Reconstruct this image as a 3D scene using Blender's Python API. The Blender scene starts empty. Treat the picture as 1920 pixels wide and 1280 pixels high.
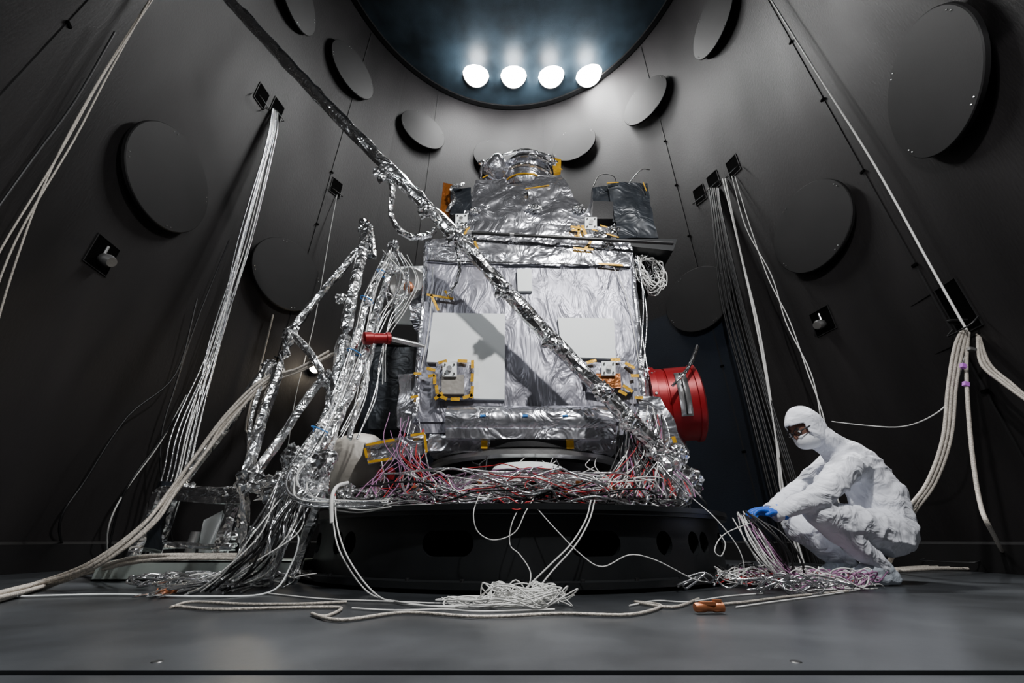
import bpy, bmesh, math, random
from mathutils import Vector, Matrix, noise
random.seed(7)
FPX=747.0; PIT=math.radians(26.5); CP,SP=math.cos(PIT),math.sin(PIT); H=0.23
CR=3.82; CY=3.31; CH=11.1
SX,SY,SR=0.05,3.87,1.66
V=Vector
def D(px,py):
    u=(px-960)/FPX; v=(640-py)/FPX
    return V((u,CP-v*SP,SP+v*CP))
def U(px,py,Y):
    d=D(px,py); t=Y/d.y
    return V((d.x*t,Y,H+d.z*t))
def W(px,py,off=0.0):
    d=D(px,py); R=CR-off
    a=d.x**2+d.y**2; b=-2*d.y*CY; c=CY*CY-R*R
    t=(-b+math.sqrt(b*b-4*a*c))/(2*a)
    return V((d.x*t,d.y*t,H+d.z*t))
def F(px,py,z=0.0):
    d=D(px,py); t=(z-H)/d.z
    return V((d.x*t,d.y*t,z))
# ---------- materials
def mk(name,col,metal=0.0,rough=0.5,var=0.15,vs=3.0,bs=30.0,bump=0.1,dist=0.01,emit=0,spec=0.5,fold=0,det=5,rv=0,stretch=None):
    m=bpy.data.materials.new(name); m.use_nodes=True; nt=m.node_tree; n=nt.nodes; l=nt.links
    b=n['Principled BSDF']; b.inputs['Metallic'].default_value=metal; b.inputs['Roughness'].default_value=rough
    b.inputs['Specular IOR Level'].default_value=spec
    tc=n.new('ShaderNodeTexCoord')
    mp=n.new('ShaderNodeMapping'); l.new(tc.outputs['Object'],mp.inputs['Vector'])
    if stretch: mp.inputs['Scale'].default_value=stretch
    nz=n.new('ShaderNodeTexNoise'); nz.inputs['Scale'].default_value=vs; nz.inputs['Detail'].default_value=6
    l.new(mp.outputs['Vector'],nz.inputs['Vector'])
    r=n.new('ShaderNodeValToRGB'); r.color_ramp.elements[0].position=0.3; r.color_ramp.elements[1].position=0.7
    c0=[max(0,c*(1-var)) for c in col]; c1=[min(1,c*(1+var)) for c in col]
    r.color_ramp.elements[0].color=(*c0,1); r.color_ramp.elements[1].color=(*c1,1)
    l.new(nz.outputs['Fac'],r.inputs['Fac']); l.new(r.outputs['Color'],b.inputs['Base Color'])
    if rv:
        mr=n.new('ShaderNodeMapRange'); mr.inputs['To Min'].default_value=max(.02,rough-rv); mr.inputs['To Max'].default_value=rough+rv
        mr.inputs['From Min'].default_value=.3; mr.inputs['From Max'].default_value=.7
        l.new(nz.outputs['Fac'],mr.inputs['Value']); l.new(mr.outputs['Result'],b.inputs['Roughness'])
    if bump>0:
        n2=n.new('ShaderNodeTexNoise'); n2.inputs['Scale'].default_value=bs; n2.inputs['Detail'].default_value=det
        if fold: n2.inputs['Distortion'].default_value=fold
        l.new(mp.outputs['Vector'],n2.inputs['Vector'])
        bp=n.new('ShaderNodeBump'); bp.inputs['Strength'].default_value=bump; bp.inputs['Distance'].default_value=dist
        l.new(n2.outputs['Fac'],bp.inputs['Height']); l.new(bp.outputs['Normal'],b.inputs['Normal'])
    if emit:
        b.inputs['Emission Color'].default_value=(*col,1); b.inputs['Emission Strength'].default_value=emit
    return m
M={}
M['wall']=mk('black_wall_paint',(0.0118,0.0108,0.0112),0,0.58,0.45,1.2,60,0.25,0.01,spec=.17,rv=.06,stretch=(1,1,.3))
M['door']=mk('dark_blue_panel',(0.005,0.008,0.014),0,0.6,0.3,1.2,60,0.15,0.01,spec=.2)
M['disc']=mk('black_panel_paint',(0.0105,0.0102,0.0106),0,0.6,0.2,2,80,0.1,0.005,spec=.20)
M['ceil']=mk('ceiling_paint',(0.026,0.042,0.056),0,0.4,0.6,1.4,50,0.2)
M['floor']=mk('floor_paint',(0.028,0.031,0.035),0.0,0.34,0.35,2.2,40,0.06,0.003,rv=.06)
M['black']=mk('matte_black',(0.001,0.001,0.001),0,0.9,0.1,5,40,0.0,spec=.02)
M['stand']=mk('black_anodised',(0.007,0.008,0.009),0.1,0.4,0.25,5,80,0.1,0.004)
M['foil']=mk('aluminium_foil',(0.92,0.93,0.94),1.0,0.20,0.05,5,13,0.7,0.03,fold=1.0,det=1.5)
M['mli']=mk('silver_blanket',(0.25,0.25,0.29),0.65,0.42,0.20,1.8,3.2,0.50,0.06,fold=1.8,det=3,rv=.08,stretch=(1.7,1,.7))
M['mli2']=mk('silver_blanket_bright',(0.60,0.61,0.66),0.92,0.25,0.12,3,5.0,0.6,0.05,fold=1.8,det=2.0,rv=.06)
M['darkfoil']=mk('dark_blanket',(0.020,0.024,0.030),0.35,0.36,0.3,5,5,0.5,0.05,fold=1.5,det=2)
M['white']=mk('white_radiator_paint',(0.86,0.90,0.90),0,0.5,0.02,3,40,0.02)
M['gold']=mk('kapton_tape',(0.70,0.38,0.02),0.35,0.3,0.25,14,40,0.3)
M['amber']=mk('amber_kapton',(0.25,0.08,0.015),0.5,0.3,0.4,8,20,0.7,0.02)
M['red']=mk('red_anodised',(0.25,0.004,0.008),0.3,0.42,0.2,5,40,0.05)
M['steel']=mk('brushed_steel',(0.6,0.6,0.6),0.9,0.3,0.1,10,80,0.1)
M['wcab']=mk('white_cable',(0.75,0.75,0.73),0,0.45,0.08,10,100,0.1)
M['braid']=mk('braided_sleeve',(0.47,0.43,0.38),0.15,0.5,0.5,120,220,0.9,0.004)
M['scab']=mk('silver_cable',(0.72,0.73,0.75),0.97,0.22,0.25,40,50,0.9,0.006,det=2)
M['kcab']=mk('black_cable',(0.008,0.008,0.009),0,0.45,0.2,10,60,0.1)
M['pcab']=mk('purple_cable',(0.36,0.16,0.31),0,0.45,0.15,10,60,0.1)
M['rcab']=mk('red_cable',(0.42,0.015,0.02),0,0.45,0.15,10,60,0.1)
M['suit']=mk('cleanroom_fabric',(0.78,0.80,0.87),0,0.75,0.04,6,7,0.55,0.045,fold=2.2,det=2.5,spec=.25)
M['boot']=mk('bootie_fabric',(0.45,0.50,0.56),0,0.6,0.1,8,25,0.6,0.02)
M['mask']=mk('mask_fabric',(0.80,0.82,0.86),0,0.7,0.03,8,60,0.2)
M['skin']=mk('skin',(0.20,0.095,0.065),0,0.55,0.1,20,90,0.1)
M['glove']=mk('blue_nitrile',(0.02,0.14,0.70),0,0.4,0.12,20,60,0.3)
M['blue']=mk('blue_tape',(0.03,0.25,0.7),0,0.4,0.1,20,60,0.1)
M['cream']=mk('cream_blanket',(0.30,0.28,0.25),0.1,0.5,0.1,5,10,0.5,0.03,det=2)
M['beam']=mk('grey_green_metal',(0.34,0.39,0.37),0.3,0.4,0.12,4,60,0.1)
M['copper']=mk('copper_connector',(0.55,0.2,0.09),0.7,0.35,0.2,20,60,0.1)
M['violet']=mk('violet_tag',(0.5,0.15,0.65),0,0.5,0.1,20,60,0.1)
M['lamp']=mk('lamp_lens',(1,0.995,0.98),0,0.4,0.0,3,40,0,emit=60)
M['lamps']=mk('small_lamp_lens',(1,0.85,0.6),0,0.4,0.0,3,40,0,emit=40)
# ---------- object helpers
groups={}
def grp(name):
    e=bpy.data.objects.new(name,None); bpy.context.scene.collection.objects.link(e); e.empty_display_size=0.1
    groups[e.name]=e; return e
def put(name,me,mat,parent=None,smooth=False):
    o=bpy.data.objects.new(name,me); bpy.context.scene.collection.objects.link(o)
    if mat and not me.materials: me.materials.append(M[mat])
    if smooth:
        for p in me.polygons: p.use_smooth=True
    if parent: o.parent=parent
    return o
def frame(z,up=V((0,0,1))):
    z=z.normalized()
    if abs(z.dot(up))>0.98: up=V((0,1,0))
    x=up.cross(z).normalized(); y=z.cross(x)
    return Matrix((x,y,z)).transposed()
def disp(p,amp,fr,seed=0):
    q=V(p)*fr+V((seed*3.1,seed*1.7,seed*2.3))
    return (noise.noise_vector(q)+0.5*noise.noise_vector(q*2.3))*amp
def hexa(name,P,mat,parent=None,n=10,amp=0.0,fr=4,seed=0,smooth=False,bev=0):
    bm=bmesh.new()
    fs=[(0,1,5,4),(1,2,6,5),(2,3,7,6),(3,0,4,7),(4,5,6,7),(3,2,1,0)]
    if n<=1:
        vs=[bm.verts.new(p) for p in P]
        for f in fs: bm.faces.new([vs[i] for i in f])
    else:
        for f in fs:
            a,b,c,d=[V(P[i]) for i in f]
            g=[]
            for i in range(n+1):
                row=[]
                for j in range(n+1):
                    s,t=i/n,j/n
                    p=(a*(1-s)+b*s)*(1-t)+(d*(1-s)+c*s)*t
                    if amp: p=p+disp(p,amp,fr,seed)
                    row.append(bm.verts.new(p))
                g.append(row)
            for i in range(n):
                for j in range(n): bm.faces.new((g[i][j],g[i+1][j],g[i+1][j+1],g[i][j+1]))
        bmesh.ops.remove_doubles(bm,verts=bm.verts,dist=1e-4)
    if bev: bmesh.ops.bevel(bm,geom=bm.edges[:],offset=bev,segments=2,affect='EDGES')
    bmesh.ops.recalc_face_normals(bm,faces=bm.faces)
    me=bpy.data.meshes.new(name); bm.to_mesh(me); bm.free()
    o=put(name,me,mat,parent,smooth)
    if smooth: me.set_sharp_from_angle(angle=math.radians(50))
    return o
def box(name,lo,hi,mat,parent=None,n=1,amp=0,fr=4,seed=0,smooth=False,bev=0):
    x0,y0,z0=lo;x1,y1,z1=hi
    P=[(x0,y0,z0),(x1,y0,z0),(x1,y1,z0),(x0,y1,z0),(x0,y0,z1),(x1,y0,z1),(x1,y1,z1),(x0,y1,z1)]
    return hexa(name,P,mat,parent,n,amp,fr,seed,smooth,bev)
def obox(name,c,R,s,mat,parent=None,bev=0):
    P=[]
    for z in(-1,1):
        for x,y in((-1,-1),(1,-1),(1,1),(-1,1)):
            P.append(V(c)+R@V((x*s[0]/2,y*s[1]/2,z*s[2]/2)))
    return hexa(name,P,mat,parent,1,bev=bev)
def slab(name,pts,Y,th,mat,parent,n=1,amp=0,seed=0,fr=4):
    q=[U(a,b,Y) for a,b in pts]
    o=V((0,th,0))
    P=[q[0],q[1],q[1]+o,q[0]+o,q[3],q[2],q[2]+o,q[3]+o]
    return hexa(name,P,mat,parent,n,amp,fr,seed,smooth=(n>1))
def polyslab(name,pts,Y,th,mat,parent):
    bm=bmesh.new(); f=bm.faces.new([bm.verts.new(U(a,b,Y)) for a,b in pts])
    r=bmesh.ops.extrude_face_region(bm,geom=[f])
    for e in r['geom']:
        if isinstance(e,bmesh.types.BMVert): e.co.y+=th
    bmesh.ops.recalc_face_normals(bm,faces=bm.faces)
    me=bpy.data.meshes.new(name); bm.to_mesh(me); bm.free(); return put(name,me,mat,parent)
def lathe(name,prof,c,axis,mat,parent=None,n=48,amp=0,fr=6,seed=0,smooth=True,cap=True,a0=0,a1=2*math.pi,sc=(1,1)):
    R=frame(V(axis)); bm=bmesh.new(); rings=[]; full=abs(a1-a0-2*math.pi)<1e-6
    for r,z in prof:
        row=[]
        for k in range(n if full else n+1):
            a=a0+(a1-a0)*k/n
            p=V(c)+R@V((r*math.cos(a)*sc[0],r*math.sin(a)*sc[1],z))
            if amp: p+=disp(p,amp,fr,seed)
            row.append(bm.verts.new(p))
        rings.append(row)
    m=len(rings[0])
    for i in range(len(rings)-1):
        for k in range(m if full else m-1):
            k2=(k+1)%m
            bm.faces.new((rings[i][k],rings[i][k2],rings[i+1][k2],rings[i+1][k]))
    if cap and full:
        bm.faces.new(rings[0][::-1]); bm.faces.new(rings[-1])
    bmesh.ops.recalc_face_normals(bm,faces=bm.faces)
    me=bpy.data.meshes.new(name); bm.to_mesh(me); bm.free()
    o=put(name,me,mat,parent,smooth)
    if smooth:
        for p in me.polygons:
            if len(p.vertices)>4: p.use_smooth=False
        me.set_sharp_from_angle(angle=math.radians(35 if not amp else 50))
    return o
def smoothpath(P,k=6):
    P=[V(p) for p in P]
    if len(P)<3: return P
    Q=[P[0]*2-P[1]]+P+[P[-1]*2-P[-2]]; out=[]
    for i in range(1,len(Q)-2):
        a,b,c,d=Q[i-1:i+3]
        for j in range(k):
            t=j/k
            out.append(0.5*((2*b)+(c-a)*t+(2*a-5*b+4*c-d)*t*t+(3*b-a-3*c+d)*t**3))
    out.append(P[-1]); return out
def cables(name,paths,r,mat,parent=None,k=6):
    cu=bpy.data.curves.new(name,'CURVE'); cu.dimensions='3D'; cu.bevel_depth=r; cu.bevel_resolution=2; cu.use_fill_caps=True
    for P in paths:
        S=smoothpath(P,k); s=cu.splines.new('POLY'); s.points.add(len(S)-1)
        for i,p in enumerate(S):
            s.points[i].co=(*p,1)
        s.use_smooth=True
    cu.materials.append(M[mat])
    o=bpy.data.objects.new(name,cu); bpy.context.scene.collection.objects.link(o)
    if parent: o.parent=parent
    return o
def ftube(name,pts,r,mat='foil',parent=None,seed=0,n=9,step=0.05,rough=0.22,smoothp=True,shade=False):
    rnd=random.Random(seed); S=smoothpath(pts,8) if smoothp else [V(p) for p in pts]
    L=[0]
    for i in range(1,len(S)): L.append(L[-1]+(S[i]-S[i-1]).length)
    m=max(2,int(L[-1]/step)); R=[]
    j=0
    for i in range(m+1):
        d=L[-1]*i/m
        while j<len(S)-2 and L[j+1]<d: j+=1
        t=(d-L[j])/max(1e-6,L[j+1]-L[j]); R.append(S[j].lerp(S[j+1],t))
    bm=bmesh.new(); rings=[]; tw=0
    for i,p in enumerate(R):
        d=(R[min(i+1,m)]-R[max(i-1,0)]); F_=frame(d); row=[]
        tw+=rnd.uniform(-.25,.3); w=1+rnd.uniform(-.12,.12)*(rough/.2)
        for k in range(n):
            a=2*math.pi*k/n+tw; rr=r*w*(1+rnd.uniform(-rough,rough))
            row.append(bm.verts.new(p+F_@V((math.cos(a)*rr,math.sin(a)*rr,rnd.uniform(-.4,.4)*step*min(.8,rough*2)))))
        rings.append(row)
    for i in range(m):
        for k in range(n):
            bm.faces.new((rings[i][k],rings[i][(k+1)%n],rings[i+1][(k+1)%n],rings[i+1][k]))
    bm.faces.new(rings[0][::-1]); bm.faces.new(rings[-1])
    bmesh.ops.triangulate(bm,faces=bm.faces); bmesh.ops.recalc_face_normals(bm,faces=bm.faces)
    me=bpy.data.meshes.new(name); bm.to_mesh(me); bm.free()
    return put(name,me,mat,parent,shade)
def blob(name,c,s,mat,parent,amp=0.35,seed=0,sub=2,shade=False):
    bm=bmesh.new(); bmesh.ops.create_icosphere(bm,subdivisions=sub+1,radius=1)
    for v in bm.verts:
        q=v.co*1.6+V((seed*5.3,seed,0)); v.co*=1+amp*(noise.noise(q)+0.9*noise.noise(q*2.5)+.5*noise.noise(q*6))
        v.co=V((v.co.x*s[0],v.co.y*s[1],v.co.z*s[2]))+V(c)
    me=bpy.data.meshes.new(name); bm.to_mesh(me); bm.free()
    return put(name,me,mat,parent,shade)
def capsules(name,segs,mat,parent,vox=0.012,sm=6,amp=0,fr=9,seed=0):
    bm=bmesh.new()
    for p0,r0,p1,r1 in segs:
        p0,p1=V(p0),V(p1); L=(p1-p0).length; m=max(1,int(L/(min(r0,r1)*0.35)))
        for i in range(m+1):
            t=i/m; bmesh.ops.create_icosphere(bm,subdivisions=2,radius=r0+(r1-r0)*t,matrix=Matrix.Translation(p0.lerp(p1,t)))
    me=bpy.data.meshes.new(name); bm.to_mesh(me); bm.free()
    o=put(name,me,mat,None)
    rm=o.modifiers.new('r','REMESH'); rm.mode='VOXEL'; rm.voxel_size=vox
    s=o.modifiers.new('s','SMOOTH'); s.factor=0.6; s.iterations=sm
    dg=bpy.context.evaluated_depsgraph_get(); me2=bpy.data.meshes.new_from_object(o.evaluated_get(dg)); me2.name=name
    o.modifiers.clear(); o.data=me2; bpy.data.meshes.remove(me)
    if not me2.materials: me2.materials.append(M[mat])
    if amp:
        ns=[v.normal.copy() for v in me2.vertices]
        for v,nn in zip(me2.vertices,ns):
            w=noise.noise_vector(v.co*3+V((seed,0,0)))
            q=v.co*fr+w*1.2
            f=(1-abs(noise.noise(q))*2.2)**2+0.35*noise.noise(q*2.1)
            v.co+=nn*(f-0.4)*amp
    for p in me2.polygons: p.use_smooth=True
    if parent: o.parent=parent
    return o
# ================= ROOM =================
def arcwall(name,a0,a1,n=40):
    bm=bmesh.new(); g=[]
    zs=[0,11.1]
    for i in range(n+1):
        a=a0+(a1-a0)*i/n
        g.append([bm.verts.new((CR*math.cos(a),CY+CR*math.sin(a),z)) for z in zs]+[bm.verts.new(((CR+.08)*math.cos(a),CY+(CR+.08)*math.sin(a),z)) for z in zs])
    for i in range(n):
        A,B=g[i],g[i+1]
        f=[(A[0],A[1],B[1],B[0]),(A[2],B[2],B[3],A[3]),(A[1],A[3],B[3],B[1]),(A[0],B[0],B[2],A[2])]
        for q in f: bm.faces.new(q)
    bmesh.ops.recalc_face_normals(bm,faces=bm.faces)
    me=bpy.data.meshes.new(name); bm.to_mesh(me); bm.free(); return put(name,me,'wall',None,True)
for nm,a in(('wall_right',-45),('wall_back',45),('wall_left',135),('wall_front',225)):
    o=arcwall(nm,math.radians(a),math.radians(a+90))
    o.data.set_sharp_from_angle(angle=math.radians(30))
pa_,pb_=W(1440,800),W(690,700); aa=math.atan2(pa_.y-CY,pa_.x); ab=math.atan2(pb_.y-CY,pb_.x); zt0=W(1250,590).z
bm=bmesh.new(); rows=[]
for i in range(31):
    a=aa+(ab-aa)*i/30; rows.append([bm.verts.new((r_*math.cos(a),CY+r_*math.sin(a),z_)) for r_,z_ in((CR-.002,.22),(CR-.008,.22),(CR-.008,zt0),(CR-.002,zt0))])
for i in range(30):
    for k in range(3): bm.faces.new((rows[i][k],rows[i][k+1],rows[i+1][k+1],rows[i+1][k]))
bmesh.ops.recalc_face_normals(bm,faces=bm.faces)
me=bpy.data.meshes.new('wall_panel_lower'); bm.to_mesh(me); bm.free(); o=put('wall_panel_lower',me,'door',None,True); me.set_sharp_from_angle(angle=math.radians(30))  # curved dark blue door panel on the lower back wall
lathe('ceiling',[(CR+.08,0),(CR-.12,0.0),(CR-.16,0.5),(3.0,.95),(1.8,1.25),(.02,1.35)],(0,CY,CH),(0,0,1),'ceil',None,n=72)
lathe('trim_1',[(CR-.02,-.06),(CR-.13,-.06),(CR-.13,0),(CR-.02,0)],(0,CY,CH),(0,0,1),'disc',None,n=96,cap=False)
cb=grp('ceiling_bolts')
bm=bmesh.new()
for rr,zz,nn in((CR-.15,CH+.25,60),(3.35,CH+.78,40),(2.4,CH+1.1,24)):
    for k in range(nn):
        a=2*math.pi*k/nn
        bmesh.ops.create_icosphere(bm,subdivisions=1,radius=.028,matrix=Matrix.Translation((rr*math.cos(a),CY+rr*math.sin(a),zz)))
me=bpy.data.meshes.new('bolts'); bm.to_mesh(me); bm.free(); put('bolt_heads',me,'steel',cb)
def floorplate(name,y0,y1,z):
    bm=bmesh.new(); A=[]
    for k in range(180):
        a=2*math.pi*k/180; A.append((CR*math.cos(a),CY+CR*math.sin(a)))
    pts=[]
    for i in range(180):
        p,q=A[i],A[(i+1)%180]
        if y0<=p[1]<=y1: pts.append(p)
        for yy in(y0,y1):
            if (p[1]-yy)*(q[1]-yy)<0:
                t=(yy-p[1])/(q[1]-p[1]); pts.append((p[0]+t*(q[0]-p[0]),yy))
    f=bm.faces.new([bm.verts.new((x,y,z)) for x,y in pts])
    r=bmesh.ops.extrude_face_region(bm,geom=[f]) 
    for e in r['geom']:
        if isinstance(e,bmesh.types.BMVert): e.co.z-=0.04
    bmesh.ops.recalc_face_normals(bm,faces=bm.faces)
    me=bpy.data.meshes.new(name); bm.to_mesh(me); bm.free(); return put(name,me,'floor')
ye=F(960,1256).y
floorplate('floor',ye,10,0)
floorplate('floor_threshold',-2,ye-.012,-.005)
box('floor_base',(-4,-.8,-.09),(4,7.4,-.045),'black')
fb=grp('floor_screws')
for x in(-2.2,-.75,.6,2.0):
    lathe('screw_head',[(.012,0),(.010,.0015)],(x,ye+.06,0),(0,0,1),'stand',fb,n=16)
def walldisc(px,py,r=.56,t0=.10):
    g=grp('wall_disc_panel'); p=W(px,py); nrm=V((-p.x,CY-p.y,0)).normalized()
    lathe('panel',[(r,t0),(r,t0+.03),(r-.008,t0+.038)],p,nrm,'disc',g,n=64)
    lathe('standoff',[(.12,-.02),(.12,t0+.01)],p,nrm,'black',g,n=16)
    R=frame(nrm)
    bm=bmesh.new()
    for k in range(4):
        for da in(-.05,.05):
            a=math.pi/4*2*k+.4+da
            q=p+R@V((math.cos(a)*(r-.04),math.sin(a)*(r-.04),t0+.04))
            bmesh.ops.create_icosphere(bm,subdivisions=1,radius=.007,matrix=Matrix.Translation(q))
    me=bpy.data.meshes.new('b'); bm.to_mesh(me); bm.free(); put('bolts',me,'steel',g)
for a in [(298,335),(530,518),(654,137),(790,250),(928,298),(1078,277),(1215,195),(1347,45),(1780,152),(1535,428),(1315,565),(545,-8),(740,600)]:
    walldisc(*a)
seams=[(1205,100),(1440,0),(820,190),(1018,215),(110,60),(600,400)]
for i,(px,py) in enumerate(seams):
    p=W(px,py,.0); nrm=V((-p.x,CY-p.y,0)).normalized(); R=frame(nrm)
    g=grp('wall_seam_strip'); p.z=5.5
    obox('strip',p+nrm*.006,R,(.018,10.9,.008),'disc',g)
    for k in range(7 if i in(0,1,5) else 3):
        q=p.copy(); q.z=1.3+k*1.25; obox('clip',q+nrm*.014,R,(.05,.025,.02),'black',g)
lathe('baseboard_round',[(CR-.0,.0),(CR-.03,.0),(CR-.03,.20),(CR,.22)],(0,CY,0),(0,0,1),'disc',None,n=96,cap=False)
def port(px,py,w=.2,h=.34,lamp=False):
    g=grp('wall_port'); p=W(px,py); nrm=V((-p.x,CY-p.y,0)).normalized(); R=frame(nrm)
    obox('recess_shade_plate',p+nrm*.004,R,(w,h,.008),'black',g)  # flat black plate, its colour stands for the shade inside a recess
    for s in(-1,1):
        obox('frame_side',p+R@V((s*(w/2+.004),0,.006)),R,(.008,h+.016,.016),'disc',g)
        obox('frame_end',p+R@V((0,s*(h/2+.004),.006)),R,(w,.008,.016),'disc',g)
    if lamp:
        lathe('lamp_body',[(.03,0),(.055,.03),(.06,.08),(.045,.12)],p+V((0,0,-.03))+nrm*.01,nrm+V((0,0,-.4)),'steel',g,n=20)
        lathe('bracket',[(.012,0),(.012,.1)],p+nrm*.02,V((0,0,1)),'steel',g,n=10)
    else:
        hoop=[p+R@V((-w*.6,-h*.35,.02)),p+R@V((-w*.5,-h*.5,.10)),p+R@V((w*.5,-h*.5,.10)),p+R@V((w*.6,-h*.35,.02))]
        cables('cable_guard',[hoop],.006,'kcab',g)
for a in [(490,180),(519,205),(630,352),(1312,365),(1338,340),(1375,312)]: port(*a)
for a in [(190,478),(1543,602)]: port(*a,w=.24,h=.3,lamp=True)
port(1797,575,.2,.45); port(1785,1040,.35,.10)
g=grp('access_cover'); p=W(1768,598); nrm=V((-p.x,CY-p.y,0)).normalized(); R=frame(nrm)
for s in(-1,1):
    obox('edge_v',p+R@V((s*.22,0,.003)),R,(.006,.5,.006),'black',g); obox('edge_h',p+R@V((0,s*.25,.003)),R,(.45,.006,.006),'black',g)
# ================= CEILING LAMPS =================
for px,py in((893,134),(963,136),(1033,136),(1103,134)):
    d=D(px,py); t=(11.15-H)/d.z; p=V((d.x*t,d.y*t,11.15))
    g=grp('ceiling_floodlight')
    ax=V((-p.x*.10,-.50,-1)).normalized()
    lathe('housing',[(.12,-.45),(.2,-.40),(.33,-.08),(.365,-.0),(.35,.0),(.32,-.03)],p,ax,'disc',g,n=32)
    lathe('lens',[(.345,-.01),(.34,.03),(.28,.09),(.17,.13),(.02,.145)],p,ax,'lamp',g,n=40)
    cables('hanger',[[p-ax*.4,p-ax*.4+V((0,0,.9))]],.02,'disc',g)
    L=bpy.data.lights.new('flood','AREA'); L.shape='DISK'; L.size=.6; L.energy=190 if px>1050 else 80; L.color=(1,.985,.96)
    lo=bpy.data.objects.new('flood',L); bpy.context.scene.collection.objects.link(lo); lo.location=p+ax*.16
    a2=V(((.28 if px>1050 else -p.x*.10),.16,-1)).normalized()
    lo.rotation_euler=(-a2).to_track_quat('Z','Y').to_euler(); lo.parent=g
    L=bpy.data.lights.new('spill','POINT'); L.energy=70; L.shadow_soft_size=.2; L.color=(.93,.97,1)
    lo=bpy.data.objects.new('spill',L); bpy.context.scene.collection.objects.link(lo); lo.location=p+ax*.42; lo.parent=g
    L=bpy.data.lights.new('beam','SPOT'); L.energy=2200; L.spot_size=math.radians(34); L.spot_blend=.6; L.shadow_soft_size=.25; L.color=(1,.985,.96)
    lo=bpy.data.objects.new('beam',L); bpy.context.scene.collection.objects.link(lo); lo.location=p+ax*.2
    lo.rotation_euler=(-(V((0.1,2.9,.5))-lo.location)).to_track_quat('Z','Y').to_euler(); lo.parent=g
def offscreen_light(pos,tgt,e,size,col):
    g=grp('offscreen_front_light'); pos=V(pos); ax=(V(tgt)-pos).normalized()  # front light out of view; its housing and wall arm are added
    lathe('housing',[(size*.25,-.3),(size*.6,-.1),(size*.62,-.01),(size*.56,-.01)],pos,ax,'disc',g,n=24)
    d=V((pos.x,pos.y-CY,0)).normalized(); wp_=V((d.x*(CR-.01),CY+d.y*(CR-.01),pos.z))
    cables('arm',[[pos-ax*.25,wp_]],.02,'disc',g)
    L=bpy.data.lights.new('l','AREA'); L.shape='DISK'; L.size=size; L.energy=e; L.color=col
    lo=bpy.data.objects.new('light',L); bpy.context.scene.collection.objects.link(lo); lo.location=pos+ax*.02
    lo.rotation_euler=(-ax).to_track_quat('Z','Y').to_euler(); lo.parent=g
offscreen_light((1.0,.2,4.0),(.1,3.3,1.6),185,.16,(1,.985,.97))
offscreen_light((-1.9,.55,3.6),(-1.6,3.2,.8),24,.4,(.93,.97,1))  # added unseen fill aimed at the left scaffold
offscreen_light((2.3,.8,3.6),(1.9,3.0,.6),28,.3,(.97,.98,1))  # added unseen fill aimed towards the technician
# ================= RING STAND =================
st=grp('turntable_ring_stand'); zt=.40
def ring(name,ro,ri,z0,z1,mat,n=96):
    return lathe(name,[(ri,z0),(ro,z0),(ro,z1),(ri,z1),(ri,z0)],(SX,SY,0),(0,0,1),mat,st,n=n,cap=False)
wallr=ring('side_wall',SR-.06,SR-.09,.05,.35,'stand')
ring('top_flange',SR,SR-.35,.35,.372,'stand'); ring('top_lip',SR+.01,SR-.3,.372,zt,'stand')
ring('bottom_flange',SR+.04,SR-.25,.02,.05,'stand')
lathe('deck',[(SR-.31,.365),(SR-.31,.392),(.02,.392)],(SX,SY,0),(0,0,1),'stand',st,n=64)
ring('inner_wall',.95,.9,.05,.365,'stand')
bm=bmesh.new()
for ang,wd in((-134,.0),(-129,0),(-104,.16),(-76,.16),(-50,0),(-45,0),(-150,.1),(-30,.1),(-60,.0)):
    a=math.radians(ang); c=V((SX+(SR-.075)*math.cos(a),SY+(SR-.075)*math.sin(a),.215)); nr=V((math.cos(a),math.sin(a),0)); R=frame(nr)
    rad=.062
    vs0=[];vs1=[]
    for k in range(24):
        b=2*math.pi*k/24; x=math.cos(b)*rad+(wd/2 if math.cos(b)>0 else -wd/2); y=math.sin(b)*rad
        vs0.append(bm.verts.new(c+R@V((x,y,-.1)))); vs1.append(bm.verts.new(c+R@V((x,y,.1))))
    bm.faces.new(vs0[::-1]); bm.faces.new(vs1)
    for k in range(24): bm.faces.new((vs0[k],vs0[(k+1)%24],vs1[(k+1)%24],vs1[k]))
bmesh.ops.recalc_face_normals(bm,faces=bm.faces)
me=bpy.data.meshes.new('cut'); bm.to_mesh(me); bm.free(); cut=put('cut',me,'black')
md=wallr.modifiers.new('b','BOOLEAN'); md.operation='DIFFERENCE'; md.object=cut; md.solver='EXACT'
dg=bpy.context.evaluated_depsgraph_get(); me2=bpy.data.meshes.new_from_object(wallr.evaluated_get(dg)); wallr.modifiers.clear(); wallr.data=me2
bpy.data.objects.remove(cut)
for k in range(10):
    a=2*math.pi*k/10+.1; c=V((SX+1.5*math.cos(a),SY+1.5*math.sin(a),.01))
    obox('foot_pad',c,Matrix.Identity(3),(.14,.14,.02),'stand',st)
for k in range(36):
    a=2*math.pi*k/36; lathe('flange_bolt',[(.011,0),(.011,.012)],(SX+(SR+.01)*math.cos(a),SY+(SR+.01)*math.sin(a),.05),(0,0,1),'kcab',st,n=8)
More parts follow.
